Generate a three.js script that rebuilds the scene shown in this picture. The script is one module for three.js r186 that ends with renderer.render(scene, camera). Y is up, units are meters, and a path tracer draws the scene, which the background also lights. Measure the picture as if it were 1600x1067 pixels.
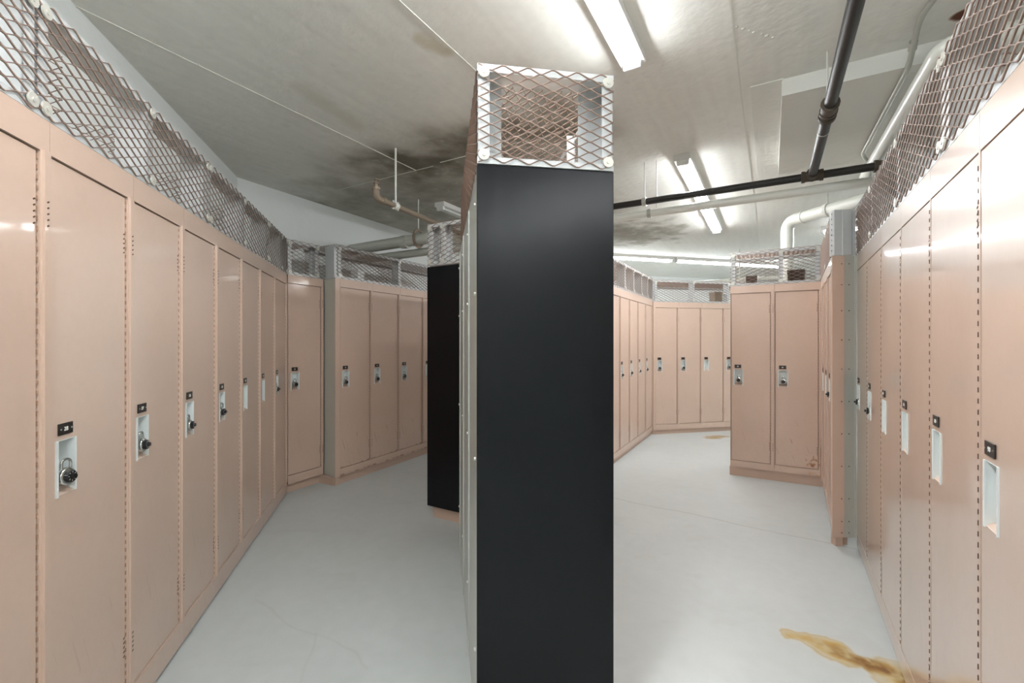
import * as THREE from 'three';
import { mergeGeometries } from 'three/addons/utils/BufferGeometryUtils.js';
import { RoundedBoxGeometry } from 'three/addons/geometries/RoundedBoxGeometry.js';
import { FontLoader } from 'three/addons/loaders/FontLoader.js';
import { TextGeometry } from 'three/addons/geometries/TextGeometry.js';
import { RectAreaLightUniformsLib } from 'three/addons/lights/RectAreaLightUniformsLib.js';

// ------------------------------------------------------------ camera, exposure, lamps
const EYE = 1.27, CEIL = 2.71;
const scene = new THREE.Scene();
scene.background = new THREE.Color(0x000000);
const camera = new THREE.PerspectiveCamera(2 * Math.atan(533.5 / 700) * 180 / Math.PI, 1600 / 1067, 0.05, 60);
camera.position.set(0, EYE, 0);
camera.lookAt(0, EYE, -1);
const renderer = new THREE.WebGLRenderer();
renderer.toneMapping = THREE.LinearToneMapping;
renderer.toneMappingExposure = 1.4;
renderer.shadowMap.enabled = true;
RectAreaLightUniformsLib.init();
const LAMP_COLOR = 0xf7fbff, TUBE_GLOW = 44, PANEL_LIGHT = 16;

// ------------------------------------------------------------ helpers
const rad = a => a * Math.PI / 180;
let seed = 7;
const rnd = () => { seed = (seed * 1664525 + 1013904223) >>> 0; return seed / 4294967296; };
const taken = {};
function numbered(n) { const k = taken[n] = (taken[n] ?? -1) + 1; return k ? `${n}_${String(k).padStart(3, '0')}` : n; }
// plan coordinates: X to the right, D away from the camera, h up
const P = (X, D, h = 0) => new THREE.Vector3(X, h, -D);
function shade(o) { o.traverse(m => { if (m.isMesh) { m.castShadow = true; m.receiveShadow = true; } }); return o; }
function mesh(name, geo, mat, parent) { const m = new THREE.Mesh(geo, mat); m.name = name; m.castShadow = m.receiveShadow = true; parent.add(m); return m; }
function tag(o, label, category, group) { o.userData.label = label; o.userData.category = category; if (group) o.userData.group = group; return o; }
function thing(name, label, category, group) { const g = new THREE.Group(); g.name = numbered(name); scene.add(g); return tag(g, label, category, group); }
function structure(name, geo, mat, parent = scene) { const m = mesh(name, geo, mat, parent); m.userData.kind = 'structure'; return m; }
// a plan heading of a degrees (0 = away from the camera, 90 = to the right): local x runs along it, local z faces the viewer of a front
const turn = a => rad(90 - a);
const dirOf = a => [Math.sin(rad(a)), Math.cos(rad(a))];
function place(o, X, D, a, h = 0) { o.position.copy(P(X, D, h)); o.rotation.y = turn(a); return o; }
function box(x0, x1, y0, y1, z0, z1) { const g = new THREE.BoxGeometry(x1 - x0, y1 - y0, z1 - z0); g.translate((x0 + x1) / 2, (y0 + y1) / 2, (z0 + z1) / 2); return g; }
function planarUV(g) { // metres: u along x (or z on side faces), v along y
  const p = g.attributes.position, n = g.attributes.normal, uv = g.attributes.uv;
  for (let i = 0; i < p.count; i++) {
    const ax = Math.abs(n.getX(i)), ay = Math.abs(n.getY(i));
    if (ay > 0.7) uv.setXY(i, p.getX(i), p.getZ(i)); else if (ax > 0.7) uv.setXY(i, p.getZ(i), p.getY(i)); else uv.setXY(i, p.getX(i), p.getY(i));
  }
  return g;
}
const merge = list => mergeGeometries(list.map(g => g.index ? g.toNonIndexed() : g));
function tube(points, r, bend = 0, seg = 12) { // straight runs with rounded bends
  const path = new THREE.CurvePath();
  let from = points[0];
  for (let i = 1; i < points.length; i++) {
    const last = i === points.length - 1, p = points[i];
    if (last || !bend) { path.add(new THREE.LineCurve3(from, p)); from = p; continue; }
    const a = p.clone().add(from.clone().sub(p).setLength(bend)), b = p.clone().add(points[i + 1].clone().sub(p).setLength(bend));
    path.add(new THREE.LineCurve3(from, a)); path.add(new THREE.QuadraticBezierCurve3(a, p, b)); from = b;
  }
  const list = path.curves.map(c => new THREE.TubeGeometry(c, c.isLineCurve3 ? 1 : 8, r, seg, false));
  for (const [c, s] of [[points[0], points[1]], [points.at(-1), points.at(-2)]]) { const e = new THREE.CircleGeometry(r, seg); const o = new THREE.Object3D(); o.position.copy(c); o.lookAt(c.clone().multiplyScalar(2).sub(s)); o.updateMatrix(); list.push(e.applyMatrix4(o.matrix)); }
  return merge(list);
}
function rod(a, b, r, seg = 10) { return tube([a, b], r, 0, seg); }

// ------------------------------------------------------------ noise and textures
const hash = (x, y) => { let h = Math.imul(x, 374761393) + Math.imul(y, 668265263); h = Math.imul(h ^ (h >>> 13), 1274126177); return ((h ^ (h >>> 16)) >>> 0) / 4294967296; };
function vnoise(x, y) { const xi = Math.floor(x), yi = Math.floor(y), u = x - xi, v = y - yi, s = u * u * (3 - 2 * u), t = v * v * (3 - 2 * v); return (hash(xi, yi) * (1 - s) + hash(xi + 1, yi) * s) * (1 - t) + (hash(xi, yi + 1) * (1 - s) + hash(xi + 1, yi + 1) * s) * t; }
function fbm(x, y, n = 4) { let a = 0.5, s = 0, w = 0; for (let i = 0; i < n; i++) { s += a * vnoise(x, y); w += a; x = x * 2.03 + 17.1; y = y * 2.03 + 5.7; a *= 0.5; } return s / w; }
const smooth = (a, b, x) => { const t = Math.min(1, Math.max(0, (x - a) / (b - a))); return t * t * (3 - 2 * t); };
function dataTex(w, h, fn, srgb, wrap = THREE.RepeatWrapping) {
  const d = new Uint8Array(w * h * 4), c = [0, 0, 0];
  for (let j = 0; j < h; j++) for (let i = 0; i < w; i++) { fn((i + 0.5) / w, (j + 0.5) / h, c); const k = (j * w + i) * 4; d[k] = Math.max(0, Math.min(255, c[0])); d[k + 1] = Math.max(0, Math.min(255, c[1])); d[k + 2] = Math.max(0, Math.min(255, c[2])); d[k + 3] = 255; }
  const t = new THREE.DataTexture(d, w, h); t.magFilter = THREE.LinearFilter; t.minFilter = THREE.LinearFilter; t.wrapS = t.wrapT = wrap; if (srgb) t.colorSpace = THREE.SRGBColorSpace; t.needsUpdate = true; return t;
}
const segDist = (x, y, ax, ay, bx, by) => { const dx = bx - ax, dy = by - ay, t = Math.max(0, Math.min(1, ((x - ax) * dx + (y - ay) * dy) / (dx * dx + dy * dy))); return [Math.hypot(x - ax - t * dx, y - ay - t * dy), t]; };
const mixc = (c, r, g, b, k) => { c[0] += (r - c[0]) * k; c[1] += (g - c[1]) * k; c[2] += (b - c[2]) * k; };

// floor and ceiling textures cover X -4..6, D -1..9
const FX0 = -4, FD0 = -1, FS = 10;
const floorTex = dataTex(1800, 1800, (u, v, c) => {
  const X = FX0 + u * FS, D = FD0 + v * FS;
  const n = fbm(X * 1.3, D * 1.3, 4) - 0.5, f = fbm(X * 22, D * 22, 2) - 0.5;
  const b = 190 + n * 13 + f * 5; c[0] = b - 3; c[1] = b + 1; c[2] = b - 1;
  // hairline crack in the slab, and short ones in the left aisle
  const w1 = (fbm(X * 3, D * 3, 3) - 0.5) * 0.05;
  let d = segDist(X + w1 * 0.4, D + w1, 0.3, 4.0, 2.1, 2.74)[0]; mixc(c, 150, 148, 142, 0.75 * (1 - smooth(0.002, 0.007, d)));
  d = segDist(X + w1 * 2, D + w1 * 2, -1.25, 2.2, -0.55, 1.75)[0]; mixc(c, 172, 172, 168, 0.28 * (1 - smooth(0.002, 0.007, d)));
  d = segDist(X + w1 * 2, D - w1 * 2, -0.85, 1.95, -0.75, 1.55)[0]; mixc(c, 172, 172, 168, 0.25 * (1 - smooth(0.002, 0.007, d)));
  // dark scuffs
  const sc = fbm(X * 4 + 40, D * 9 + 3, 4); mixc(c, 168, 168, 162, 0.15 * smooth(0.66, 0.8, sc));
  // rust spill running to the right-hand lockers
  const wx = (fbm(X * 9, D * 9, 4) - 0.5) * 0.11, wy = (fbm(X * 9 + 30, D * 9 + 8, 4) - 0.5) * 0.11;
  const [ds, ts] = segDist(X + wx, D + wy, 1.215, 1.94, 1.49, 1.675);
  const wd = 0.022 + 0.066 * Math.abs(Math.sin(ts * 4.2 + 0.55)) * (0.55 + 0.55 * ts);
  const k = 1 - smooth(wd * 0.45, wd * 1.25, ds), g = fbm(X * 26, D * 26, 3);
  mixc(c, 176, 138, 62, 0.85 * k * (0.35 + 0.9 * g));
  const k2 = 1 - smooth(0.0, 0.03 + 0.035 * ts, ds); mixc(c, 112, 72, 26, k2 * smooth(0.25, 0.6, g) * smooth(0.1, 0.7, ts));
  const rim = Math.exp(-Math.pow((ds - wd * 1.05) / 0.008, 2)); mixc(c, 168, 124, 48, 0.5 * rim * (1 - ts * 0.5));
  // small brown puddle mark far down the right aisle
  const [d3] = segDist(X + wx * 2, D + wy * 2, 2.62, 5.9, 2.86, 6.02); mixc(c, 150, 112, 62, 0.8 * (1 - smooth(0.03, 0.09, d3)) * (0.4 + 0.8 * g));
}, true, THREE.MirroredRepeatWrapping);
const ceilTex = dataTex(1800, 1800, (u, v, c) => {
  const X = FX0 + u * FS, D = FD0 + v * FS;
  const U = X * 0.5 + D * 0.866, S = X * 0.866 - D * 0.5; // along and across the form boards
  const pl = Math.floor((S + 0.148) / 1.2175), tone = (hash(pl + 50, Math.floor((U - 2.86) / 2.44) + 9) - 0.5) * 7;
  const n = fbm(X * 1.1, D * 1.1, 4) - 0.5, st = fbm(U * 2.2, S * 30, 3) - 0.5, f = fbm(X * 30, D * 30, 2) - 0.5;
  const b = 229 + tone + n * 14 + st * 9 + f * 6; c[0] = b; c[1] = b; c[2] = b - 7;
  // stains plus painted unlit dimness past the cross joint on the left
  const g = fbm(U * 2.0 + 3, S * 2.6 + 11, 5), g2 = fbm(X * 7, D * 7, 4);
  const band = Math.exp(-Math.pow((U - 2.72 + (g - 0.5) * 0.7) / 0.30, 2)) * smooth(-3.5, -2.5, S) * (1 - smooth(-1.15, -0.75, S));
  const area = smooth(2.5, 3.1, U + (g - 0.5) * 1.0) * (1 - smooth(-1.9, -1.1, S + (g2 - 0.5) * 0.5)) * (1 - smooth(5.6, 7, U));
  mixc(c, 96, 92, 76, Math.min(0.85, 0.5 * area * (0.5 + 0.8 * g2)));
  mixc(c, 84, 76, 60, Math.min(0.8, 0.85 * band * (0.3 + 1.0 * g2)));
  // stains by the far aisle lamps
  const d1 = Math.hypot((X - 1.55) * 0.9, D - 6.0); mixc(c, 118, 112, 96, 0.75 * (1 - smooth(0.1, 0.9, d1 + (g2 - 0.5) * 0.9)));
  // small yellowed drip
  const d2 = segDist(X + (g2 - 0.5) * 0.1, D, -0.42, 2.13, -0.34, 2.22)[0]; mixc(c, 168, 154, 120, 0.4 * (1 - smooth(0.01, 0.07, d2)));
  const d4 = segDist(X + (g2 - 0.5) * 0.12, D, -1.2, 2.55, -1.05, 3.0)[0]; mixc(c, 178, 172, 146, 0.2 * (1 - smooth(0.01, 0.1, d4)));
  // rust where a hanger was cut off over the right-hand cage
  const d5 = Math.hypot(X - 1.99, D - 1.97); mixc(c, 92, 44, 20, 1 - smooth(0.03, 0.05, d5 + (g2 - 0.5) * 0.05));
  // lichen of flaking paint
  const fl = fbm(X * 14 + 9, D * 14, 3); mixc(c, 214, 214, 205, 0.25 * smooth(0.74, 0.78, fl));
}, true, THREE.MirroredRepeatWrapping);
const grainTex = dataTex(512, 512, (u, v, c) => { const a = 6.28318; // tiles on itself: four shifted copies blended
  const q = (x, y) => fbm(x * 24, y * 24, 4); const n = q(u, v) * (1 - u) * (1 - v) + q(u - 1, v) * u * (1 - v) + q(u, v - 1) * (1 - u) * v + q(u - 1, v - 1) * u * v; c[0] = c[1] = c[2] = (n - 0.5) * 420 + 128; }, false);
const waveTex = dataTex(256, 512, (u, v, c) => { const n = fbm(u * 2.2 + 3, v * 5 + 1, 3) * 0.85 + fbm(u * 7, v * 12, 2) * 0.15; c[0] = c[1] = c[2] = n * 255; }, false, THREE.MirroredRepeatWrapping);
// enamel on a locker front: u = x / 0.42, v = y / 1.84
function enamelTex(kind, seedX) {
  const t = dataTex(256, 1024, (u, v, c) => {
    const x = u * 0.42, y = v * 1.84, s = seedX * 7.3;
    const n = fbm(x * 5 + s, y * 4 + s, 4) - 0.5, f = fbm(x * 60 + s, y * 60, 2) - 0.5;
    c[0] = 200 + n * 8 + f * 3; c[1] = 174 + n * 8 + f * 3; c[2] = 156 + n * 8 + f * 3;
    const scr = fbm(x * 90 + y * 30 + s, y * 7 - x * 4, 3); mixc(c, 150, 118, 100, 0.5 * smooth(0.74, 0.84, scr) * (kind ? 1 : 0.35) * smooth(0.55, 0.25, Math.abs(y - 0.1)));
    if (kind === 1) { // worn and rusty at the bottom edge
      const r = fbm(x * 40 + s, y * 40, 4); const e = Math.min(Math.abs(y - 0.145), Math.abs(y - 0.08)); mixc(c, 112, 76, 54, smooth(0.45, 0.75, r) * (1 - smooth(0.0, 0.012, e)) * 0.6);
    }
    if (kind === 2) { // rust patch at the lower hinge corner
      const r = fbm(x * 34 + s, y * 34, 4), d = Math.hypot((x - 0.335) * 0.9, (y - 0.19) * 1.1); mixc(c, 126, 70, 34, smooth(0.5, 0.72, r + 0.16 - d * 3.2) * 0.8);
      const e = Math.max(0, 1 - Math.abs(x - 0.355) / 0.012) * (1 - smooth(0.3, 0.42, y)); mixc(c, 88, 46, 22, e * (0.4 + r) * 0.9);
      mixc(c, 202, 156, 108, smooth(0.5, 0.62, r) * smooth(0.2, 0.34, x) * (1 - smooth(0.12, 0.15, y)) * 0.5);
    }
  }, true);
  t.repeat.set(1 / 0.42, 1 / 1.84); return t;
}
const wave = waveTex.clone(); wave.repeat.set(1 / 0.42, 1 / 1.84); wave.needsUpdate = true;
const ceilGrain = grainTex.clone(); ceilGrain.repeat.set(14, 9); ceilGrain.rotation = rad(30); ceilGrain.needsUpdate = true;
const PM = THREE.MeshPhysicalMaterial, SM = THREE.MeshStandardMaterial;
const enamel = (kind, sx, rough = 0.34, coat = 0.45) => new PM({ map: enamelTex(kind, sx), roughness: rough, clearcoat: coat, clearcoatRoughness: 0.07, bumpMap: wave, bumpScale: 0.0022 });
const M = {
  enamelMatte: enamel(0, 1, 0.36, 0.6), enamelWorn: enamel(1, 2, 0.4, 0.6), enamelRust: enamel(2, 3, 0.4, 0.6), enamelGloss: enamel(0, 4, 0.3, 1.0),
  pink: new PM({ color: 0xc8ae9c, roughness: 0.42, clearcoat: 0.2, clearcoatRoughness: 0.25 }),
  plinth: new SM({ color: 0xbfa593, roughness: 0.55 }),
  rustHinge: new SM({ color: 0x4e3828, roughness: 0.7 }),
  tanHinge: new SM({ color: 0xa08069, roughness: 0.6 }),
  slot: new SM({ color: 0x54402f, roughness: 0.8 }),
  recess: new SM({ color: 0xdfe4e2, roughness: 0.38, metalness: 0.1 }),
  plate: new SM({ color: 0x1d1714, roughness: 0.45 }),
  digit: new SM({ color: 0xe9e6dd, roughness: 0.5 }),
  chrome: new SM({ color: 0xc9cac8, roughness: 0.16, metalness: 1 }),
  dial: new SM({ color: 0x131314, roughness: 0.3 }),
  black: new PM({ color: 0x05060a, roughness: 0.26, specularIntensity: 0.5, bumpMap: wave, bumpScale: 0.002 }),
  wire: new SM({ color: 0x8a7569, roughness: 0.5 }),
  galv: new SM({ color: 0xcacccb, roughness: 0.42, metalness: 0.25 }),
  washer: new SM({ color: 0xcfccc2, roughness: 0.4, metalness: 0.4 }),
  backSheet: new PM({ color: 0xb9bcb4, roughness: 0.35, metalness: 0.25, clearcoat: 0.3, clearcoatRoughness: 0.2 }),
  wall: new SM({ color: 0xe3e6e3, roughness: 0.85, bumpMap: grainTex, bumpScale: 0.002 }),
  ridge: new SM({ color: 0xd9dad0, roughness: 0.8 }),
  patch: new SM({ color: 0xe2e2db, roughness: 0.85, bumpMap: grainTex, bumpScale: 0.003 }),
  floor: new PM({ map: floorTex, roughness: 0.42, bumpMap: grainTex, bumpScale: 0.0006 }),
  ceil: new SM({ map: ceilTex, roughness: 0.75, bumpMap: ceilGrain, bumpScale: 0.0018 }),
  fixture: new SM({ color: 0xe8e8e4, roughness: 0.45 }),
  tubeLit: new SM({ color: 0xffffff, emissive: LAMP_COLOR, emissiveIntensity: TUBE_GLOW, roughness: 0.3 }),
  tubeOff: new SM({ color: 0xd9dcd6, roughness: 0.25 }),
  blackPipe: new SM({ color: 0x2c2a28, roughness: 0.45, metalness: 0.3 }),
  blackFitting: new SM({ color: 0x4a4034, roughness: 0.6, metalness: 0.2 }),
  brownPipe: new SM({ color: 0x897a68, roughness: 0.6, metalness: 0.15 }),
  greyPipe: new SM({ color: 0xc2c4ba, roughness: 0.6, bumpMap: grainTex, bumpScale: 0.002 }),
  whitePipe: new PM({ color: 0xdedfd6, roughness: 0.3, clearcoat: 0.3 }),
  conduit: new SM({ color: 0xb4b5ad, roughness: 0.4, metalness: 0.4 }),
  rodWhite: new SM({ color: 0xd6d6ce, roughness: 0.6 }),
  bundleAndGapShade: new SM({ color: 0x4d4038, roughness: 0.9 }),
};

// ------------------------------------------------------------ the room
function mapUV(g) { const p = g.attributes.position, uv = g.attributes.uv; for (let i = 0; i < p.count; i++) uv.setXY(i, (p.getX(i) - FX0) / FS, (-p.getZ(i) - FD0) / FS); return g; }
const floor = structure('floor', mapUV(box(-4, 8, -0.15, 0, -12, 3.4)), M.floor);
const ceiling = structure('ceiling', mapUV(box(-4, 8, CEIL, CEIL + 0.2, -12, 3.4)), M.ceil);
function wall(name, A, B, out = 0.15) { // inner face from A to B, thickness to the left of A -> B
  const len = Math.hypot(B[0] - A[0], B[1] - A[1]), a = Math.atan2(B[0] - A[0], B[1] - A[1]) * 180 / Math.PI;
  const w = structure(name, planarUV(box(-0.02, len + 0.02, 0, CEIL, -out, 0)), M.wall);
  place(w, A[0], A[1], a); return w;
}
const W = [[-1.41, 0.2], [-2.41, 3.93], [1.02, 10.4], [7.3, 12.0], [7.3, 0.35], [2.95, 2.86], [1.25, 0.2], [3.4, 0.2], [3.4, -3.2], [-3.3, -3.2], [-3.3, 0.2]];
wall('wall_left', W[0], W[1]);
wall('wall_back_left', W[1], [0.35, 9.13]);
wall('wall_far', [0.35, 9.13], [7.3, 10.99]);
wall('wall_right_far', [7.3, 10.99], W[4]);
wall('wall_right_return', W[4], W[5]);
wall('wall_right', W[5], W[6]);
wall('wall_entry_right', W[6], W[7]);
wall('wall_rear_right', W[7], W[8]);
wall('wall_rear', W[8], W[9]);
wall('wall_rear_left', W[9], W[10]);
wall('wall_entry_left', W[10], W[0]);
// form-board joints left as thin ridges in the concrete ceiling (30 degrees and square to it)
for (const [s, u0, u1] of [[-2.583, 0.3, 2.86], [-1.358, -0.6, 2.2], [-0.148, 0.5, 7.5]]) {
  const g = planarUV(box(0, u1 - u0, s < -1 ? -0.0035 : -0.002, 0.002, -0.0035, 0.0035)); const m = mesh('joint_ridge', g, M.ridge, ceiling);
  const n = [0.866, -0.5], d = [0.5, 0.866]; place(m, n[0] * s + d[0] * u0, n[1] * s + d[1] * u0, 30, CEIL);
}
for (const [u, s0, s1] of [[2.86, -3.55, -2.4], [2.83, -2.3, -1.5]]) {
  const m = mesh('joint_ridge', planarUV(box(0, s1 - s0, -0.003, 0.002, -0.003, 0.003)), M.ridge, ceiling);
  place(m, 0.866 * s0 + 0.5 * u, -0.5 * s0 + 0.866 * u, 120, CEIL);
}
// lowered strip of slab over the right-hand row and the smoothed plaster strip beside it
const soffit = structure('ceiling_soffit', planarUV(box(0, 0.98, -0.092, 0.01, -1.35, 0)), M.patch); place(soffit, 1.484, 2.462, 120, CEIL);
{ const m = mesh('plaster_patch', planarUV(box(-0.16, 0, -0.006, 0.002, -1.5, 0)), M.patch, ceiling); place(m, 1.484, 2.45, 120, CEIL); }
{ // paint blisters in a line
  for (let i = 0; i < 7; i++) { const g = new THREE.SphereGeometry(0.006 + 0.006 * rnd(), 8, 5); g.scale(1, 0.45, 1); const m = mesh('paint_blister', g, M.ridge, ceiling); m.position.copy(P(1.02 + i * 0.035 + rnd() * 0.01, 2.05 + i * 0.012, CEIL)); }
  for (let i = 0; i < 9; i++) { const g = new THREE.SphereGeometry(0.004 + 0.004 * rnd(), 8, 5); g.scale(1, 0.45, 1); const m = mesh('paint_blister', g, M.ridge, ceiling); const u = 1.0 + i * 0.2; m.position.copy(P(-2.583 * 0.866 + 0.5 * u + rnd() * 0.02, 1.29 + 0.866 * u, CEIL)); }
}

// ------------------------------------------------------------ fluorescent lights
function fixture(X, D, a, len, lit, label) { // near end at X, D; runs along heading a
  const t = thing('fluorescent_light', label, 'light', lit ? 'lit fluorescent strips' : undefined);
  place(t, X, D, a, CEIL);
  const sh = new THREE.Shape([[-0.058, 0], [0.058, 0], [0.062, -0.043], [0.059, -0.046], [-0.059, -0.046], [-0.062, -0.043]].map(p => new THREE.Vector2(...p)));
  const hg = new THREE.ExtrudeGeometry(sh, { depth: len, bevelEnabled: false }); hg.rotateY(Math.PI / 2);
  mesh('housing', hg, M.fixture, t);
  const tg = new THREE.CylinderGeometry(0.0145, 0.0145, len - 0.09, 14); tg.rotateZ(Math.PI / 2);
  for (const s of [-1, 1]) { const tb = mesh('tube', tg, lit ? M.tubeLit : M.tubeOff, t); tb.position.set(len / 2, -0.0625, s * 0.022); tb.castShadow = !lit; }
  for (const x of [0.022, len - 0.022]) mesh('lamp_holder', new RoundedBoxGeometry(0.032, 0.044, 0.09, 2, 0.008).translate(x, -0.06, 0), M.fixture, t);
  if (lit) { const l = new THREE.RectAreaLight(LAMP_COLOR, PANEL_LIGHT, len - 0.1, 0.08); l.position.set(len / 2, -0.086, 0); l.rotation.x = -Math.PI / 2; l.name = 'lamp_glow'; t.add(l); }
  return t;
}
fixture(-0.586, 0.185, 30, 2.4, true, 'lit fluorescent strip on ceiling above the black end panel, nearest the camera');
fixture(1.305, 3.434, 30, 2.55, true, 'lit fluorescent strip on ceiling crossed by the black sprinkler pipe');
fixture(-0.75, 4.62, 30, 2.4, false, 'unlit fluorescent fixture on stained ceiling above the far black panel');
fixture(0.42, 7.05, 74.5, 2.42, true, 'lit fluorescent strip over the far locker row, beside the black panel');
fixture(2.8, 7.7, 74.5, 2.42, true, 'lit fluorescent strip over far locker row, right one of the pair');
fixture(3.9, 5.67, 120, 2.4, true, 'lit fluorescent strip seen under the white elbow pipe at right');
fixture(-1.81, -1.935, 30, 2.4, true, 'added unseen lit fluorescent strip behind the camera near the entrance');  // added fixture out of view, brightens the left bank and ceiling
fixture(0.7, -2.8, 30, 2.4, true, 'added unseen lit fluorescent strip behind the camera on the right');  // second added fixture out of view, extra light on the left doors

// ------------------------------------------------------------ lockers
const font = await new FontLoader().loadAsync('fonts/droid/droid_sans_bold.typeface.json');
const geoCache = {};
const cached = (k, f) => geoCache[k] ??= f();
const digitGeo = s => cached('n' + s, () => { const g = new TextGeometry(s, { font, size: 0.0105, depth: 0.0008, curveSegments: 3, bevelEnabled: false }); g.computeBoundingBox(); g.translate(-(g.boundingBox.max.x + g.boundingBox.min.x) / 2, -0.00525, 0); return g; });
function rectPath(P_, x0, x1, y0, y1) { P_.moveTo(x0, y0); P_.lineTo(x1, y0); P_.lineTo(x1, y1); P_.lineTo(x0, y1); P_.closePath(); return P_; }
const RX = 0.034, RW = 0.068, RY0 = 0.862, RY1 = 1.006; // handle recess in door coordinates
function lockerGeos(o) {
  const { w, strip, H, y0, y1, bottom, depth } = o, inset = o.inset ?? 0.005, k = JSON.stringify([w, strip, H, y0, y1, bottom, depth, inset]);
  return cached(k, () => {
    const dx0 = 0.004, dx1 = w - strip - 0.001, gap = 0.003;
    const fs = rectPath(new THREE.Shape(), 0.0006, w - 0.0006, bottom, H); fs.holes.push(rectPath(new THREE.Path(), dx0, dx1 + 0.0032, y0, y1));
    const ring = new THREE.ExtrudeGeometry(fs, { depth: 0.016, bevelEnabled: false }); ring.translate(0, 0, -0.016);
    const shell = planarUV(box(0.0006, w - 0.0006, bottom, H, -depth, -0.05));
    const rims = [box(0.0006, 0.003, bottom, H, -0.05, -0.016), box(w - 0.003, w - 0.0006, bottom, H, -0.05, -0.016), box(0.0006, w - 0.0006, H - 0.003, H, -0.05, -0.016), box(0.0006, w - 0.0006, bottom, bottom + 0.003, -0.05, -0.016)].map(planarUV);
    // raised fold on the stile
    const parts = [ring, shell, ...rims];
    if (strip > 0.02) { const f = planarUV(box(w - strip + 0.009, w - 0.003, y0 - 0.004, y1 + 0.004, -0.001, 0.005)); parts.push(f); }
    const body = merge(parts);
    const ds = rectPath(new THREE.Shape(), dx0 + gap, dx1 - 0.001, y0 + gap, y1 - gap);
    ds.holes.push(rectPath(new THREE.Path(), RX, RX + RW, RY0, RY1));
    const door = new THREE.ExtrudeGeometry(ds, { depth: 0.013, bevelEnabled: true, bevelThickness: 0.0025, bevelSize: 0.0018, bevelOffset: -0.0018, bevelSegments: 2, curveSegments: 1 });
    door.translate(0, 0, -0.0165);
    const dm = merge([door, planarUV(box(RX - 0.003, RX + RW + 0.003, RY0 - 0.012, RY0, -0.016, -0.004))]);
    // sloped lip at the foot of the recess
    const lipS = new THREE.Shape([[0, 0], [0.036, 0.0], [0.036, 0.02]].map(p => new THREE.Vector2(p[0], p[1])));
    const lip = new THREE.ExtrudeGeometry(lipS, { depth: RW, bevelEnabled: false }); lip.rotateY(Math.PI / 2); lip.translate(RX, RY0, 0); lip.rotateY(0);
    const z0 = -0.036, rec = merge([
      box(RX - 0.001, RX + RW + 0.001, RY0, RY1 + 0.001, z0 - 0.002, z0), box(RX - 0.001, RX + 0.0008, RY0, RY1, z0, -0.001), box(RX + RW - 0.0008, RX + RW + 0.001, RY0, RY1, z0, -0.001),
      box(RX, RX + RW, RY1 - 0.0008, RY1 + 0.001, z0, -0.001), box(RX, RX + RW, RY0 - 0.001, RY0 + 0.0008, z0, -0.001), box(RX - 0.006, RX + 0.002, RY0 - 0.004, RY1 + 0.001, -0.001, 0.0025), box(RX + RW - 0.001, RX + RW + 0.005, RY0 - 0.002, RY1 + 0.001, -0.001, 0.002)]);
    const latch = merge([box(RX + 0.024, RX + 0.036, RY0 + 0.03, RY1 - 0.004, z0, z0 + 0.01), box(RX + 0.022, RX + 0.042, RY0 + 0.05, RY0 + 0.066, z0 + 0.008, z0 + 0.02)]);
    const kn = []; const p = 0.0255; for (let y = y0 + 0.012; y < y1 - 0.02; y += p) kn.push(box(dx1 - 0.0004, dx1 + 0.0026, y, y + p * 0.45, -0.014, 0.0012 - inset * 1.1));
    const hinge = merge(kn);
    const slots = [y1 - 0.155, y0 + 0.16].map(c => { const sl = []; for (let i = 0; i < 5; i++) for (const [cx, s] of strip > 0.02 ? [[w - strip - 0.009, 1], [w - strip / 2 + 0.003, -1]] : [[w - 0.016, 1]]) {
      const b = box(-0.0038, 0.0038, -0.002, 0.002, -0.0006, 0.0006); b.rotateZ(0.5); b.translate(cx, c + (i - 2) * 0.015, s > 0 ? -0.0008 - inset : 0.0051); sl.push(b);  // dark boxes stand in for the shade inside the slot holes
    }
    return merge(sl); });
    for (const g of [dm, lip, rec, latch]) g.translate(0, 0, -inset);
    return { body, door: dm, lip, rec, latch, hinge, slots, inset };
  });
}
const plateGeo = new RoundedBoxGeometry(0.056, 0.031, 0.003, 2, 0.0012);
const rivetGeo = new THREE.CylinderGeometry(0.0028, 0.0028, 0.0016, 8).rotateX(Math.PI / 2);
function locker(o, label, group, number, mat, hingeMat = M.tanHinge) {
  const g = lockerGeos(o), t = thing('locker', label, 'locker', group);
  mesh('body', g.body, mat, t);
  const d = mesh('door', g.door, mat, t);
  mesh('handle_recess', g.rec, M.recess, d); mesh('recess_lip', g.lip, M.pink, d); mesh('latch', g.latch, M.recess, d); mesh('hinge', g.hinge, hingeMat, d);
  for (const s of g.slots) mesh('vent_slots', s, M.slot, t).userData.kind = 'stuff';
  const pl = mesh('number_plate', plateGeo, M.plate, t); pl.position.set(RX + RW / 2 - 0.004, RY1 + 0.03, 0.0008 - g.inset); pl.userData.label = 'black number plate';
  for (const s of [-1, 1]) mesh('rivet', rivetGeo, M.chrome, pl).position.set(s * 0.0205, 0, 0.0018);
  if (number) mesh('number', digitGeo(number), M.digit, pl).position.z = 0.0014;
  return t;
}
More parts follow.
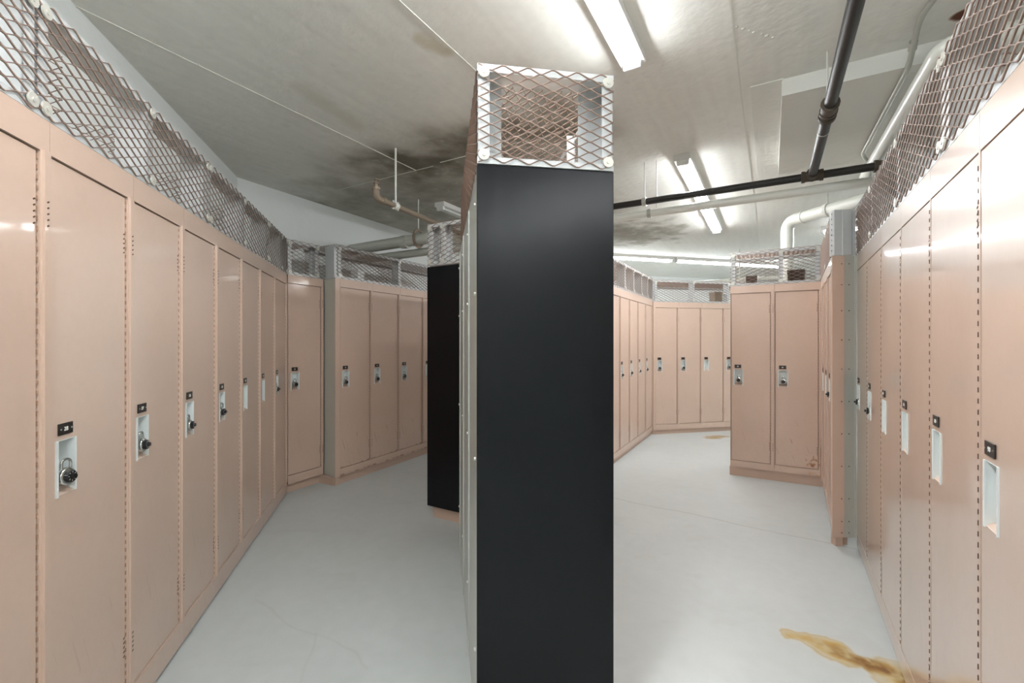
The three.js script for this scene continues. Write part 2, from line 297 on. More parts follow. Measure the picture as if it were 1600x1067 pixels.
// combination padlock: round case, knurled black dial, steel shackle
const lockBody = new THREE.LatheGeometry([[0, -0.011], [0.021, -0.011], [0.0245, -0.008], [0.0245, 0.006], [0.022, 0.009], [0.017, 0.0105], [0, 0.0105]].map(p => new THREE.Vector2(...p)), 28).rotateX(Math.PI / 2);
const dialPts = []; for (let i = 0; i < 36; i++) { const r = i % 2 ? 0.0152 : 0.0138, a = i / 36 * 6.28318; dialPts.push(new THREE.Vector2(r * Math.cos(a), r * Math.sin(a))); }
const lockDial = merge([new THREE.ExtrudeGeometry(new THREE.Shape(dialPts), { depth: 0.007, bevelEnabled: true, bevelSize: 0.001, bevelThickness: 0.001, bevelSegments: 1 }).translate(0, 0, 0.0105), new THREE.CylinderGeometry(0.0065, 0.0075, 0.009, 12).rotateX(Math.PI / 2).translate(0, 0, 0.022)]);
const lockMark = merge(Array.from({ length: 8 }, (_, i) => box(-0.0005, 0.0005, 0.0095, 0.0128, 0.0184, 0.0189).rotateZ(i * Math.PI / 4)));
const lockShackle = tube([new THREE.Vector3(-0.0135, 0.018, 0), new THREE.Vector3(-0.0135, 0.046, 0), new THREE.Vector3(0.0135, 0.046, 0), new THREE.Vector3(0.0135, 0.018, 0)], 0.0036, 0.0125, 8);
function padlock(onLocker, label, group, tilt, inset) {
  const t = thing('padlock', label, 'padlock', group);
  mesh('case', lockBody, M.chrome, t); mesh('shackle', lockShackle, M.chrome, t);
  const d = mesh('dial', lockDial, M.dial, t); d.userData.label = 'black knurled dial'; mesh('dial_marks', lockMark, M.digit, d);
  const back = 0.004 + (inset ?? 0.005); onLocker.updateMatrixWorld(); const inner = new THREE.Object3D(); inner.position.set(RX + RW / 2 + 0.004, RY0 + 0.043, -back); inner.rotation.set(-0.05, tilt, tilt * 0.6); inner.updateMatrix();
  onLocker.matrixWorld.clone().multiply(inner.matrix).decompose(t.position, t.quaternion, t.scale); return t;
}

// ------------------------------------------------------------ wire cages on top of the rows
const LWD = 0.077, SWD = 0.033;
function wireGeo(len, ht, r = 0.0015, dp = 0.0014) { // expanded metal: zigzag strands that touch at every second bend
  return cached(`w${len.toFixed(3)}_${ht.toFixed(3)}`, () => {
    const pos = [], nor = [], idx = [], n = Math.round(len / (LWD / 2)), st = len / n, m = Math.max(2, Math.round(ht / (SWD / 2))), sy = ht / m;
    for (let k = 0; k <= m; k++) {
      const base = pos.length / 3; const lim = y => Math.min(ht, Math.max(0, y));
      for (let j = 0; j < 2 * n + 2; j++) { const i = j >> 1, up = (i + k) % 2 ? 0.46 : -0.46, x = Math.min(len, Math.max(0, i * st + (j % 2 ? 0.0045 : -0.0045))), y = k * sy + up * sy, t = up * 0.004; for (const [a, b] of [[-1, -1], [1, -1], [1, 1], [-1, 1]]) { pos.push(x, y + a * r, b * dp + a * 0.0008); nor.push(0, a * 0.7, b * 0.7); } }
      for (let i = 0; i < 2 * n + 1; i++) for (let q = 0; q < 4; q++) { const a = base + i * 4 + q, b = base + i * 4 + (q + 1) % 4, c = a + 4, e = b + 4; idx.push(a, c, b, b, c, e); }
    }
    const g = new THREE.BufferGeometry(); g.setAttribute('position', new THREE.Float32BufferAttribute(pos, 3)); g.setAttribute('uv', new THREE.Float32BufferAttribute(new Float32Array(pos.length / 3 * 2), 2)); g.setIndex(idx); g.computeVertexNormals(); return g;
  });
}
const washerGeo = merge([new THREE.CylinderGeometry(0.017, 0.018, 0.004, 18).rotateX(Math.PI / 2), new THREE.CylinderGeometry(0.006, 0.006, 0.008, 8).rotateX(Math.PI / 2)]);
function cage(X, D, a, len, y0, y1, posts, label, opt = {}) {
  const t = thing('wire_cage', label, 'wire cage', 'expanded metal cages on the locker tops'); place(t, X, D, a);
  const dep = opt.depth ?? 0.42, h = y1 - y0, fl = 0.036, web = opt.web ?? 0.09, bf = opt.backFlange ?? fl;
  mesh('bottom_rail', merge([box(0, len, y0 + 0.001, y0 + 0.022, -0.003, 0), box(0, len, y0 + 0.001, y0 + 0.004, -web, -0.003)]), M.galv, t);
  mesh('top_rail', merge([box(0, len, y1 - 0.024, y1, -0.003, 0), box(0, len, y1 - 0.003, y1, -web, -0.003)]), M.galv, t);
  for (const p of posts) {
    const s = p > len - 0.06 ? -1 : 1, x0 = s > 0 ? p : p - fl, wx = s > 0 ? p : p - 0.003;
    mesh('post', merge([box(x0, x0 + fl, y0 + 0.004, y1 - 0.003, -0.006, -0.003), box(wx, wx + 0.003, y0 + 0.004, y1 - 0.003, -web, -0.003), box(s > 0 ? p : p - bf, s > 0 ? p + bf : p, y0 + 0.004, y1 - 0.003, -web - 0.003, -web)]), M.galv, t);
    for (const y of [y0 + 0.026, y1 - 0.028]) mesh('washer', washerGeo, M.washer, t).position.set(x0 + fl / 2, y, 0.006);
  }
  mesh('wire_mesh', wireGeo(len - 0.004, h - 0.024).clone().translate(0.002, y0 + 0.012, 0.0042), M.wire, t);
  if (opt.top !== false) { mesh('wire_mesh_top', wireGeo(len - 0.004, dep - 0.02).clone().rotateX(-Math.PI / 2).translate(0.002, y1 + 0.004, -0.004), M.wire, t); }
  if (opt.back !== false) { mesh('back_rail', merge([box(0, len, y1 - 0.03, y1, -dep, -dep + 0.003), box(0, len, y0 + 0.001, y0 + 0.03, -dep, -dep + 0.003)]), M.galv, t); mesh('wire_mesh_back', wireGeo(len - 0.004, h - 0.024).clone().translate(0.002, y0 + 0.012, -dep + 0.007), M.wire, t); }
  for (const x of opt.dividers ?? []) mesh('wire_mesh_divider', wireGeo(dep - web - 0.03, h - 0.02).clone().rotateY(Math.PI / 2).translate(x, y0 + 0.01, -web - 0.012), M.wire, t);
  return t;
}
function plinth(X, D, a, len, ht, inset, dep, label, x0 = 0) { const m = mesh(numbered('plinth'), planarUV(box(x0, len, 0, ht, -dep, -inset)), M.plinth, scene); place(m, X, D, a); tag(m, label, 'plinth', 'pink plinths under the rows'); return m; }

const ORD = ['first', 'second', 'third', 'fourth', 'fifth', 'sixth', 'seventh', 'eighth', 'ninth', 'tenth'];
// a row of lockers from X, D along heading a
function row(X, D, a, offset, spec, items, group) {
  const [dx, dd] = dirOf(a);
  return items.map((it, i) => {
    const s = offset + i * spec.w, l = locker(spec, it.label, group, it.n, it.mat ?? spec.mat, spec.hingeMat);
    place(l, X + dx * s, D + dd * s, a); l.updateMatrixWorld();
    if (it.lock) padlock(l, it.lock, 'combination padlocks', (rnd() - 0.5) * 0.5, spec.inset);
    return l;
  });
}
const lockOn = s => `chrome combination padlock on ${s}`;

// left bank, heading -15
{
  const spec = { w: 0.3825, strip: 0.034, H: 1.83, y0: 0.105, y1: 1.747, bottom: 0.012, depth: 0.44, mat: M.enamelMatte };
  const a = -15, [dx, dd] = dirOf(a), s0 = -0.535 - 0.004 - 0.3825, X = -1.321 + dx * s0, D = 1.666 + dd * s0;
  const names = ['pink locker cut off by the left edge of the picture', 'pink locker with number plate 28, left bank', 'pink locker with number plate 27, right of locker 28', 'pink locker third from the left that carries a padlock', 'pink locker fourth from the left that carries a padlock', 'pink locker in left bank with open handle recess, nearer of two', 'pink locker in left bank with open handle recess, farther of two', 'last pink locker of the left bank, at the inner corner'];
  const locks = [null, 'locker 28, largest padlock in view', 'locker 27, second from the left', 'third padlocked locker from the left', 'fourth padlocked locker from the left', null, null, 'last left-bank locker at the inner corner'];
  row(X, D, a, 0, spec, names.map((label, i) => ({ label, n: ['29', '28', '27', '26', '25', '24', '23', '22'][i], lock: locks[i] && lockOn(locks[i]) })), 'left bank of lockers');
  const len = 8 * 0.3825, q = px => px; // posts as distances along the row
  cage(X, D, a, len, 1.83, 2.127, [0.002, 0.30, 0.345, 0.865, 1.37, 1.41, 1.93, 2.44, 2.48, 2.86, len - 0.002].map(q), 'wire mesh cage with galvanised posts along top of the left locker bank', { depth: 0.42, web: 0.1, top: false, back: false, dividers: [0.62, 1.12, 1.66, 2.2] });
  const m = mesh(numbered('plinth'), box(0.01, len, 0, 0.012, -0.43, -0.02), M.bundleAndGapShade, scene); place(m, X, D, a); tag(m, 'thin strip painted dark for the shadow gap under the left locker bank', 'plinth', 'pink plinths under the rows');  // dark colour stands in for the shadow gap at the floor
}
// single locker across the inner left corner
{
  const a = 29.4, X = -1.873, D = 3.735, spec = { w: 0.344, strip: 0.026, H: 1.83, y0: 0.146, y1: 1.76, bottom: 0.075, depth: 0.40, mat: M.enamelMatte };
  row(X, D, a, 0.006, spec, [{ label: 'single pink locker between the left bank and the grey corner post', n: '21', lock: lockOn('single locker beside the grey corner post') }], 'back left lockers');
  cage(X, D, a, 0.31, 1.83, 2.122, [0.004, 0.305], 'short wire cage on the single corner locker at left', { depth: 0.38 });
  plinth(X, D, a, 0.35, 0.074, 0.03, 0.38, 'low pink plinth under the single corner locker');
}
// back left row, standing 13 cm proud of the corner locker
{
  const a = 28, X = -1.551, D = 3.934, spec = { w: 0.388, strip: 0.03, H: 1.83, y0: 0.138, y1: 1.755, bottom: 0.072, depth: 0.42, mat: M.enamelWorn };
  const names = ['worn pink locker just right of the grey corner post', 'worn pink locker in middle of the back left row', 'pink locker partly hidden by the far black panel', 'pink locker hidden behind the far black panel', 'pink locker at the hidden end of the back left row'];
  row(X, D, a, 0.05, spec, names.map((label, i) => ({ label, n: String(20 - i), lock: i < 3 ? lockOn(['locker just right of the grey corner post', 'middle locker of the back left row', 'locker next to the far black panel'][i]) : null })), 'back left lockers');
  const e = mesh(numbered('corner_filler'), planarUV(box(0, 0.0495, 0.072, 1.83, -0.012, 0)), M.pink, scene); place(e, X, D, a); tag(e, 'narrow pink filler strip at the start of the back left row', 'filler');
  cage(X, D, a, 0.05 + 5 * 0.388, 1.83, 2.122, [0.03, 0.8, 1.42, 1.985], 'wire mesh cage along top of the back left locker row', { depth: 0.42, dividers: [0.9] });
  plinth(X, D, a, 1.99, 0.071, 0.02, 0.40, 'pink plinth under the back left locker row');
  // grey corner post on the return between the two
  const p = thing('corner_post', 'grey galvanised corner post rising from floor to cage top at left', 'post'); place(p, -1.698, 4.045, 127.5);
  mesh('post_sheet', merge([box(0, 0.178, 0.076, 1.828, -0.006, 0), box(0.0, 0.004, 0.076, 1.828, -0.02, 0)]), M.backSheet, p);
  mesh('upper_box', box(0.02, 0.165, 1.832, 2.125, -0.06, -0.002), M.galv, p);
  mesh('foot', box(0.004, 0.172, 0, 0.074, -0.05, -0.008), M.plinth, p);
}
// right bank, seen from far to near, heading 211.3
{
  const spec = { w: 0.406, strip: 0.008, H: 1.797, y0: 0.095, y1: 1.706, bottom: 0.012, depth: 0.42, mat: M.enamelGloss, hingeMat: M.rustHinge, inset: 0 };
  const a = 211.3, X = 2.125, D = 2.76;
  const names = ['glossy pink padlocked locker next to the right corner post', 'glossy pink padlocked locker, second from the right corner post', 'glossy pink locker with open recess, third from the right corner post', 'glossy pink locker with open recess, fourth from right corner post', 'glossy pink locker with open recess, left of locker 90', 'glossy pink locker with number plate 90 at the right edge'];
  row(X, D, a, 0, spec, names.map((label, i) => ({ label, n: String(85 + i), lock: i < 2 ? lockOn(['locker beside the right corner post', 'second locker from the right corner post'][i]) : null })), 'right bank of lockers');
  const len = 6 * 0.406;
  cage(X, D, a, len, 1.797, 2.085, [0.004, 0.50, 1.13, 1.72, 1.757, 2.30, len - 0.002], 'wire mesh cage along top of the glossy right locker bank', { depth: 0.40, web: 0.1, top: false, back: false, dividers: [0.3, 0.95, 1.66] });
  const m = mesh(numbered('plinth'), box(0, len, 0, 0.012, -0.41, -0.015), M.bundleAndGapShade, scene); place(m, X, D, a); tag(m, 'thin strip painted dark for the shadow gap under the right locker bank', 'plinth', 'pink plinths under the rows');  // dark strip put in for the shade below the right bank
  // return between the right bank and the row beyond it
  const f = thing('corner_filler', 'pink and grey riveted filler strip at the right corner post', 'filler'); place(f, 1.979, 2.768, 93);
  mesh('pink_flange', box(0, 0.072, 0.06, 1.80, -0.01, 0), M.pink, f);
  mesh('grey_angle', merge([box(0.0725, 0.142, 0.06, 1.80, -0.012, -0.002), box(0.136, 0.142, 0.06, 1.80, -0.002, 0.004)]), M.backSheet, f);
  const rg = new THREE.CylinderGeometry(0.0035, 0.0035, 0.003, 8).rotateX(Math.PI / 2);
  for (const y of [0.09, 0.16, 0.3, 0.5, 0.7, 0.9, 1.1, 1.28, 1.46, 1.62, 1.75]) { mesh('rivet', rg, M.slot, f).position.set(0.055, y, 0.001); mesh('rivet', rg, M.slot, f).position.set(0.10, y, -0.001); }
  mesh('foot', box(0.03, 0.07, 0, 0.059, -0.06, -0.012), M.plinth, f);
  mesh('upper_box', merge([box(0.015, 0.118, 1.803, 2.085, -0.05, -0.004), box(0.122, 0.142, 1.803, 2.08, -0.03, -0.004)]), M.galv, f);
}
// foreshortened row beyond the right corner post, facing left
{
  const a = 212.06, X = 2.694, D = 3.905, spec = { w: 0.385, strip: 0.03, H: 1.80, y0: 0.13, y1: 1.72, bottom: 0.07, depth: 0.09, mat: M.enamelMatte };
  row(X, D, a, 0.12, spec, [{ label: 'sharply foreshortened pink locker at the inner right corner' }, { label: 'sharply foreshortened pink locker, middle of three beyond the right post' }, { label: 'pink locker seen edge-on just left of the right corner post', lock: lockOn('edge-on locker left of the right corner post') }], 'edge-on lockers beyond the right post');
  const e = mesh(numbered('corner_filler'), box(0, 0.1195, 0.07, 1.80, -0.09, 0), M.pink, scene); place(e, X, D, a); tag(e, 'pink filler strip in the inner corner beside the rust-cornered locker', 'filler');
  const e2 = mesh(numbered('corner_filler'), box(1.2755, 1.33, 0.07, 1.80, -0.01, 0), M.pink, scene); place(e2, X, D, a); tag(e2, 'thin pink filler strip at the near end of the edge-on lockers', 'filler');
  cage(X, D, a, 1.32, 1.80, 2.085, [0.02, 0.66, 1.31], 'wire mesh cage on the edge-on lockers left of right corner post', { depth: 0.1, web: 0.05, top: false, back: false });
  plinth(X, D, a, 1.26, 0.069, 0.03, 0.08, 'pink plinth under the edge-on locker row');
}
// two lockers facing the camera, heading 120
{
  const a = 120, X = 2.071, D = 4.264, spec = { w: 0.362, strip: 0.03, H: 1.793, y0: 0.147, y1: 1.723, bottom: 0.087, depth: 0.40, mat: M.enamelMatte };
  row(X, D, a, 0.006, spec, [{ label: 'pink locker facing the camera at right, left one of the pair', n: '83', lock: lockOn('left locker of the pair facing the camera at right') }, { label: 'pink locker facing camera at right with rust at its lower corner', n: '84', mat: M.enamelRust, lock: lockOn('rust-cornered locker of the pair at right') }], 'pair of lockers facing the camera');
  cage(X, D, a, 0.735, 1.793, 2.106, [0.012, 0.40, 0.72], 'wire mesh cage on the pair of lockers facing the camera', { depth: 0.40 });
  plinth(X, D, a, 0.73, 0.086, 0.012, 0.39, 'pink plinth under the pair of lockers facing the camera');
}
// island row 2: far aisle lockers facing right, black end panel facing the camera
{
  const [dx, dd] = dirOf(30), a = 30, w = 0.3775, n = 9, spec = { w, strip: 0.028, H: 1.835, y0: 0.115, y1: 1.752, bottom: 0.055, depth: 0.74, mat: M.enamelMatte };
  const end = 1.73, s0 = end - n * w, X = 1.056 + dx * s0, D = 4.618 + dd * s0;
  const lab = i => i < 4 ? `pink locker of the far aisle hidden behind black panel, ${ORD[i]} from the near end` : ['pink locker of far aisle half hidden by the large black panel', 'pink locker of far aisle, fourth from the inner corner', 'pink locker of far aisle, third from the inner corner', 'pink locker of far aisle, second from the inner corner', 'last pink locker of far aisle, at the inner corner'][i - 4];
  row(X, D, a, 0, spec, Array.from({ length: n }, (_, i) => ({ label: lab(i), lock: i > 3 ? lockOn(['far aisle locker touching the black panel', 'far aisle locker, fourth from inner corner', 'far aisle locker, third from inner corner', 'far aisle locker, second from inner corner', 'far aisle locker at the inner corner'][i - 4]) : null })), 'far aisle lockers');
  cage(X, D, a, n * w, 1.835, 2.128, [0.01, 0.75, 1.5, 2.05, 2.42, 2.79, 3.11, 3.385], 'wire mesh cage along top of the far aisle lockers', { depth: 0.72, dividers: [2.2, 2.9] });
  plinth(X, D, a, n * w, 0.054, 0.02, 0.70, 'dark-shadowed plinth under the far aisle lockers', 0.06);
  // end panel and its cage
  const ep = thing('end_panel', 'smaller black end panel left of the large one, with pink foot', 'panel'); place(ep, -0.611, 3.239, 120);
  mesh('black_sheet', new RoundedBoxGeometry(0.70, 1.715, 0.012, 2, 0.003).translate(0.355, 0.09 + 0.8575, 0.004), M.black, ep);
  mesh('foot', box(0.03, 0.69, 0, 0.089, -0.06, -0.03), M.plinth, ep);
  cage(-0.611, 3.239, 120, 0.705, 1.815, 2.112, [0.004, 0.12, 0.46], 'wire mesh cage above the smaller black end panel', { depth: 0.2, back: false });
}
// far row facing the camera
{
  const a = 77.3, X = 1.925, D = 6.10, spec = { w: 0.363, strip: 0.03, H: 1.812, y0: 0.135, y1: 1.735, bottom: 0.06, depth: 0.40, mat: M.enamelMatte };
  const names = ['leftmost pink locker of the farthest row', 'second pink locker from the left in the farthest row', 'pink locker of the farthest row with open handle recess', 'pink locker of farthest row half hidden by the nearer pair'];
  row(X, D, a, 0.03, spec, [...names, 'pink locker of farthest row hidden by the nearer pair'].map((label, i) => ({ label, lock: [lockOn('leftmost locker of the farthest row'), lockOn('second locker of the farthest row'), null, lockOn('farthest-row locker half hidden by the pair')][i] })), 'farthest locker row');
  const e = mesh(numbered('corner_filler'), box(0, 0.0295, 0.06, 1.812, -0.05, 0), M.pink, scene); place(e, X, D, a); tag(e, 'narrow pink filler strip at the left end of farthest row', 'filler');
  cage(X, D, a, 1.85, 1.812, 2.108, [0.02, 0.60, 1.16, 1.82], 'wire mesh cage on top of the farthest locker row', { depth: 0.72 });
  plinth(X, D, a, 1.85, 0.059, 0.02, 0.38, 'pink plinth under the farthest locker row');
}
// island row 1: large black end panel in the foreground
{
  const a = -9, [dx, dd] = dirOf(a);
  const ep = thing('end_panel', 'tall glossy black end panel standing in the middle foreground', 'panel'); place(ep, -0.108, 1.373, 81.3);
  mesh('black_sheet', new RoundedBoxGeometry(0.438, 1.735, 0.012, 2, 0.003).translate(0.219, 0.077 + 0.8675, 0.0), M.black, ep);
  mesh('foot', box(0.01, 0.428, 0, 0.058, -0.05, -0.02), M.plinth, ep);
  const spec = { w: 0.381, strip: 0.03, H: 1.812, y0: 0.12, y1: 1.735, bottom: 0.06, depth: 0.405, mat: M.enamelMatte };
  row(0.322, 1.44, a, 0.02, spec, [0, 1, 2].map(i => ({ label: `pink locker behind the tall black panel, facing right, ${ORD[i]} from the panel` })), 'lockers behind the tall black panel');
  const bs = thing('back_sheet', 'pale grey sheet along the left side of the tall black panel', 'panel'); place(bs, -0.100, 1.385, a);
  mesh('sheet', box(0, 1.29, 0.002, 1.812, -0.006, 0.0), M.backSheet, bs);
  for (const x of [0.43, 0.86, 1.27]) mesh('seam', new RoundedBoxGeometry(0.03, 1.78, 0.006, 1, 0.002).translate(x, 0.905, -0.008), M.backSheet, bs);
  const rg = new THREE.CylinderGeometry(0.006, 0.006, 0.005, 8).rotateX(Math.PI / 2);
  for (const x of [0.03, 0.43, 0.86, 1.27]) for (const y of [0.3, 0.9, 1.42, 1.70]) mesh('rivet', rg, M.washer, bs).position.set(x, y, -0.013);
  const c = cage(-0.106, 1.367, 81.3, 0.436, 1.814, 2.12, [0.002, 0.434], 'wire mesh cage with four washers on the tall black panel', { depth: 1.28, back: false, top: false, web: 0.1, backFlange: 0.085 });
  // side meshes of the same cage, square to its front
  for (const [x, n] of [[0.0, 'wire_mesh_side'], [0.436, 'wire_mesh_side']]) mesh(n, wireGeo(1.26, 0.292).clone().rotateY(Math.PI / 2).translate(x, 1.82, -0.01), M.wire, c);
  for (const z of [-0.42, -0.85, -1.26]) for (const x of [0.0, 0.40]) mesh('post', merge([box(x, x + 0.036, 1.818, 2.117, z - 0.003, z), box(x === 0 ? 0.002 : 0.432, x === 0 ? 0.005 : 0.435, 1.818, 2.117, z - 0.04, z)]), M.galv, c);
  mesh('side_rail', merge([0.002, 0.431].flatMap(x => [box(x, x + 0.003, 2.095, 2.118, -1.28, -0.1), box(x, x + 0.003, 1.815, 1.838, -1.28, -0.1)])), M.galv, c);
  mesh('wire_mesh_top', wireGeo(1.16, 0.40).clone().rotateX(-Math.PI / 2).rotateY(Math.PI / 2).translate(0.418, 2.114, -0.104), M.wire, c);
}

// ------------------------------------------------------------ pipes
const coupling = (a, b, r) => merge([rod(a, b, r, 16), rod(a.clone().lerp(b, -0.02), a.clone().lerp(b, 0.16), r * 1.12, 16), rod(a.clone().lerp(b, 0.84), a.clone().lerp(b, 1.02), r * 1.12, 16)]);
{
  const h = 2.388, r = 0.026, u = [0.5, 0.866], v = [0.866, -0.5];
  const T = [2.03, 3.03]; // tee
  const t = thing('sprinkler_pipe', 'black sprinkler pipe crossing the right ceiling with a branch toward the camera', 'pipe');
  const at = (s, q, y = h) => P(T[0] + v[0] * s + u[0] * q, T[1] + v[1] * s + u[1] * q, y);
  mesh('pipe', rod(at(-2.6, 0), at(0.40, 0), r, 14), M.blackPipe, t);
  mesh('branch_pipe', rod(at(0, 0), at(0, -3.2), r, 14), M.blackPipe, t);
  mesh('wall_pipe', rod(at(0.40, 0), at(0.40, 1.7), r, 14), M.blackPipe, t);
  mesh('tee', merge([coupling(at(-0.06, 0), at(0.06, 0), r * 1.32), coupling(at(0, -0.07), at(0, 0), r * 1.3)]), M.blackFitting, t);
  mesh('tee', merge([coupling(at(0.33, 0), at(0.45, 0), r * 1.32), coupling(at(0.40, 0), at(0.40, 0.07), r * 1.3)]), M.blackFitting, t);
  mesh('coupling', coupling(at(0, -1.07), at(0, -0.98), r * 1.35), M.blackFitting, t);
  mesh('pipe_seam', rod(at(0, -0.75), at(0, -0.74), r * 1.06, 14), M.conduit, t);
  const hg = thing('pipe_hanger', 'white rod hanger holding the black branch pipe at upper right', 'hanger', 'pipe hangers');
  mesh('rod', rod(at(0, -0.93, CEIL), at(0, -0.93, h + r), 0.005), M.rodWhite, hg); mesh('ring', rod(at(0, -0.945), at(0, -0.915), r * 1.5, 14), M.blackFitting, hg);
  const h2 = thing('pipe_hanger', 'thin double rod hanger on the black pipe beside the tall panel', 'hanger', 'pipe hangers');
  mesh('rod', rod(at(-1.12, 0.01, CEIL), at(-1.12, 0.01, h + r), 0.004), M.rodWhite, h2); mesh('rod', rod(at(-1.03, 0.03, CEIL), at(-1.03, 0.03, h - 0.05), 0.0035), M.rodWhite, h2); mesh('ring', rod(at(-1.135, 0), at(-1.105, 0), r * 1.35, 14), M.conduit, h2);
  const w = thing('white_pipe', 'white pipe running just below and behind the black sprinkler pipe', 'pipe');
  mesh('pipe', rod(at(-2.6, 0.02, 2.292), at(0.32, 0.02, 2.30), 0.031, 16), M.whitePipe, w);
  mesh('clamp', rod(at(-1.10, 0.02, 2.297), at(-1.07, 0.02, 2.297), 0.036, 16), M.conduit, w);
}
{ // brown sprinkler line over the left aisle
  const h = 2.28, A = [-0.955, 3.15], d = dirOf(24.5), at = (s, y = h) => P(A[0] + d[0] * s, A[1] + d[1] * s, y);
  const t = thing('sprinkler_pipe', 'brown sprinkler pipe with raised elbow end over the left aisle', 'pipe');
  mesh('pipe', rod(at(0.02), at(1.3), 0.02, 14), M.brownPipe, t);
  mesh('elbow', merge([tube([at(0.08), at(0), at(0, h + 0.07)], 0.024, 0.04, 14), rod(at(0, h + 0.055), at(0, h + 0.075), 0.029, 14), rod(at(0.06), at(0.085), 0.028, 14)]), M.brownPipe, t);
  mesh('sprinkler_head', merge([rod(at(0, h + 0.07), at(0, h + 0.10), 0.012), rod(at(0, h + 0.098), at(0, h + 0.102), 0.02, 12), rod(at(0, h + 0.1), at(0, h + 0.125), 0.005), rod(at(0, h + 0.125), at(0, h + 0.129), 0.018, 12)]), M.brownPipe, t);
  const hg = thing('pipe_hanger', 'white rod hanger on the brown sprinkler pipe at left', 'hanger', 'pipe hangers');
  mesh('rod', rod(at(0.21, CEIL), at(0.21, h), 0.0075), M.rodWhite, hg); mesh('clamp', merge([rod(at(0.19, h), at(0.23, h), 0.028, 14), rod(at(0.185, h + 0.035), at(0.185, h - 0.03), 0.008), rod(at(0.235, h + 0.035), at(0.235, h - 0.03), 0.008)]), M.rodWhite, hg);
}
{ // two drain pipes from the back left wall
  const v = [0.866, -0.5], A = [-1.66, 4.955], at = (s, q, y) => P(A[0] + v[0] * s + 0.5 * q, A[1] + v[1] * s + 0.866 * q, y);
  const t = thing('drain_pipe', 'thick grey drain pipe out of the back left wall, upper of two', 'pipe');
  mesh('pipe', rod(at(-0.24, 0, 2.30), at(1.6, 0, 2.31), 0.058, 20), M.greyPipe, t); mesh('collar', rod(at(0.60, 0, 2.30), at(0.68, 0, 2.30), 0.068, 20), M.greyPipe, t);
  const t2 = thing('drain_pipe', 'grey drain pipe just below and behind the thicker one', 'pipe');
  mesh('pipe', rod(at(-0.24, 0.13, 2.205), at(1.6, 0.13, 2.205), 0.042, 18), M.greyPipe, t2);
  const hg = thing('pipe_hanger', 'rusty clevis hanger on thick drain pipe over the far black panel', 'hanger', 'pipe hangers');
  mesh('ring', new THREE.TorusGeometry(0.072, 0.012, 8, 24).scale(1, 1.2, 1).rotateY(turn(30)).translate(...at(0.82, 0, 2.315).toArray()), M.brownPipe, hg);
  mesh('rod', rod(at(0.82, 0, CEIL), at(0.82, 0, 2.40), 0.006), M.rodWhite, hg);
}
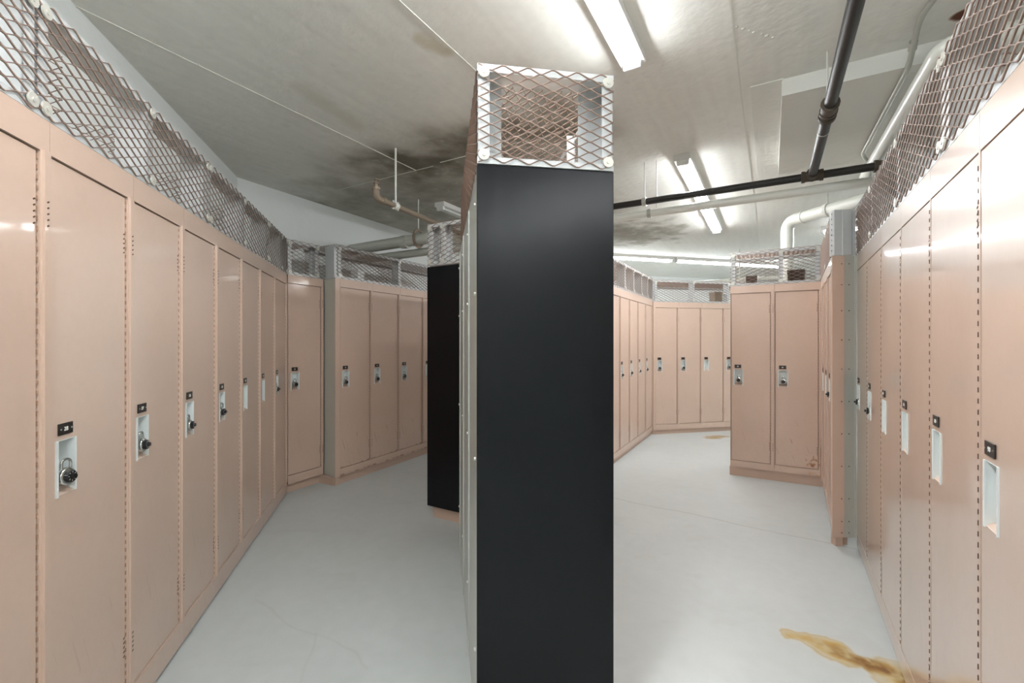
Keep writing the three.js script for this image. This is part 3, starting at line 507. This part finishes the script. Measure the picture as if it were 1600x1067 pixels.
{ // white pipe over the right bank, elbowing into the wall
  const A = P(1.80, 1.86, 2.5), B = P(2.56, 3.2, 2.5);
  const t = thing('white_pipe', 'thick white pipe along the ceiling over the right locker bank', 'pipe');
  mesh('pipe', tube([P(2.05, 1.76, 2.5), A, P(2.68, 3.41, 2.5), P(3.0, 3.23, 2.5)], 0.042, 0.09, 18), M.whitePipe, t);
  const c = thing('conduit', 'thin grey conduit bending down across the right ceiling soffit', 'conduit');
  mesh('pipe', tube([P(1.55, 1.30, 2.695), P(1.80, 1.98, 2.695), P(1.93, 2.18, 2.605), P(2.50, 3.2, 2.605), P(2.56, 3.22, 2.56)], 0.012, 0.06, 10), M.conduit, c);
  mesh('strap', rod(P(1.86, 2.075, 2.66), P(1.885, 2.11, 2.645), 0.017, 10), M.conduit, c);
  const e = thing('white_pipe', 'white elbow pipe dropping behind the pair of lockers at right', 'pipe');
  mesh('pipe', tube([P(2.825, 4.60, 0.0), P(2.825, 4.60, 2.5), P(3.0, 4.1, 2.5), P(3.5, 2.72, 2.5)], 0.058, 0.11, 20), M.whitePipe, e);
  mesh('collar', rod(P(2.88, 4.443, 2.5), P(2.885, 4.428, 2.5), 0.063, 20), M.whitePipe, e); mesh('collar', rod(P(2.955, 4.229, 2.5), P(2.96, 4.214, 2.5), 0.063, 20), M.whitePipe, e);
  const hg = thing('pipe_hanger', 'thin rod hanger above the white elbow pipe at right', 'hanger', 'pipe hangers'); mesh('rod', rod(P(2.96, 4.2, CEIL), P(2.96, 4.2, 2.55), 0.004), M.conduit, hg); mesh('clip', rod(P(2.957, 4.21, 2.5), P(2.965, 4.19, 2.5), 0.066, 18), M.whitePipe, hg);
  const f = thing('white_pipe', 'thin white pipe under the far ceiling lights', 'pipe');
  mesh('pipe', rod(P(1.6, 7.2, 2.12), P(4.4, 6.9, 2.28), 0.03, 12), M.whitePipe, f); mesh('hanger_rod', rod(P(3.55, 6.99, CEIL), P(3.55, 6.99, 2.23), 0.01), M.rodWhite, f);
}
// ------------------------------------------------------------ things stored in the cages
function carton(X, D, a, y, w, h, d, m, label) {
  const t = thing('storage_box', label, 'box', 'boxes stored in the cages'); place(t, X, D, a, y);
  mesh('box', new RoundedBoxGeometry(w, h, d, 2, 0.006).translate(0, h / 2, 0), m, t);
  mesh('lid', merge([box(-w / 2 - 0.003, w / 2 + 0.003, h - 0.03, h + 0.004, -d / 2 - 0.003, d / 2 + 0.003)]), m, t);
}
carton(2.33, 4.36, 118, 1.795, 0.09, 0.10, 0.14, M.bundleAndGapShade, 'small dark box in the cage on the right pair, left one');
carton(2.64, 4.16, 126, 1.795, 0.13, 0.13, 0.12, M.bundleAndGapShade, 'small dark box in the cage on the right pair, right one');
carton(2.98, 6.55, 80, 1.814, 0.12, 0.17, 0.14, M.brownPipe, 'small brown box in the cage on the farthest row');
carton(-1.50, 4.36, 30, 1.832, 0.08, 0.12, 0.09, M.fixture, 'small white box in the cage of the back left row');
// pipes and hangers were laid out in room coordinates: move each group's origin to its own base
for (const t of scene.children) if (t.isGroup && t.position.lengthSq() === 0) {
  const b = new THREE.Box3().setFromObject(t), c = b.getCenter(new THREE.Vector3()); c.y = b.min.y;
  t.position.copy(c); for (const m of t.children) m.position.sub(c);
}
// ------------------------------------------------------------ hand over
renderer.render(scene, camera);
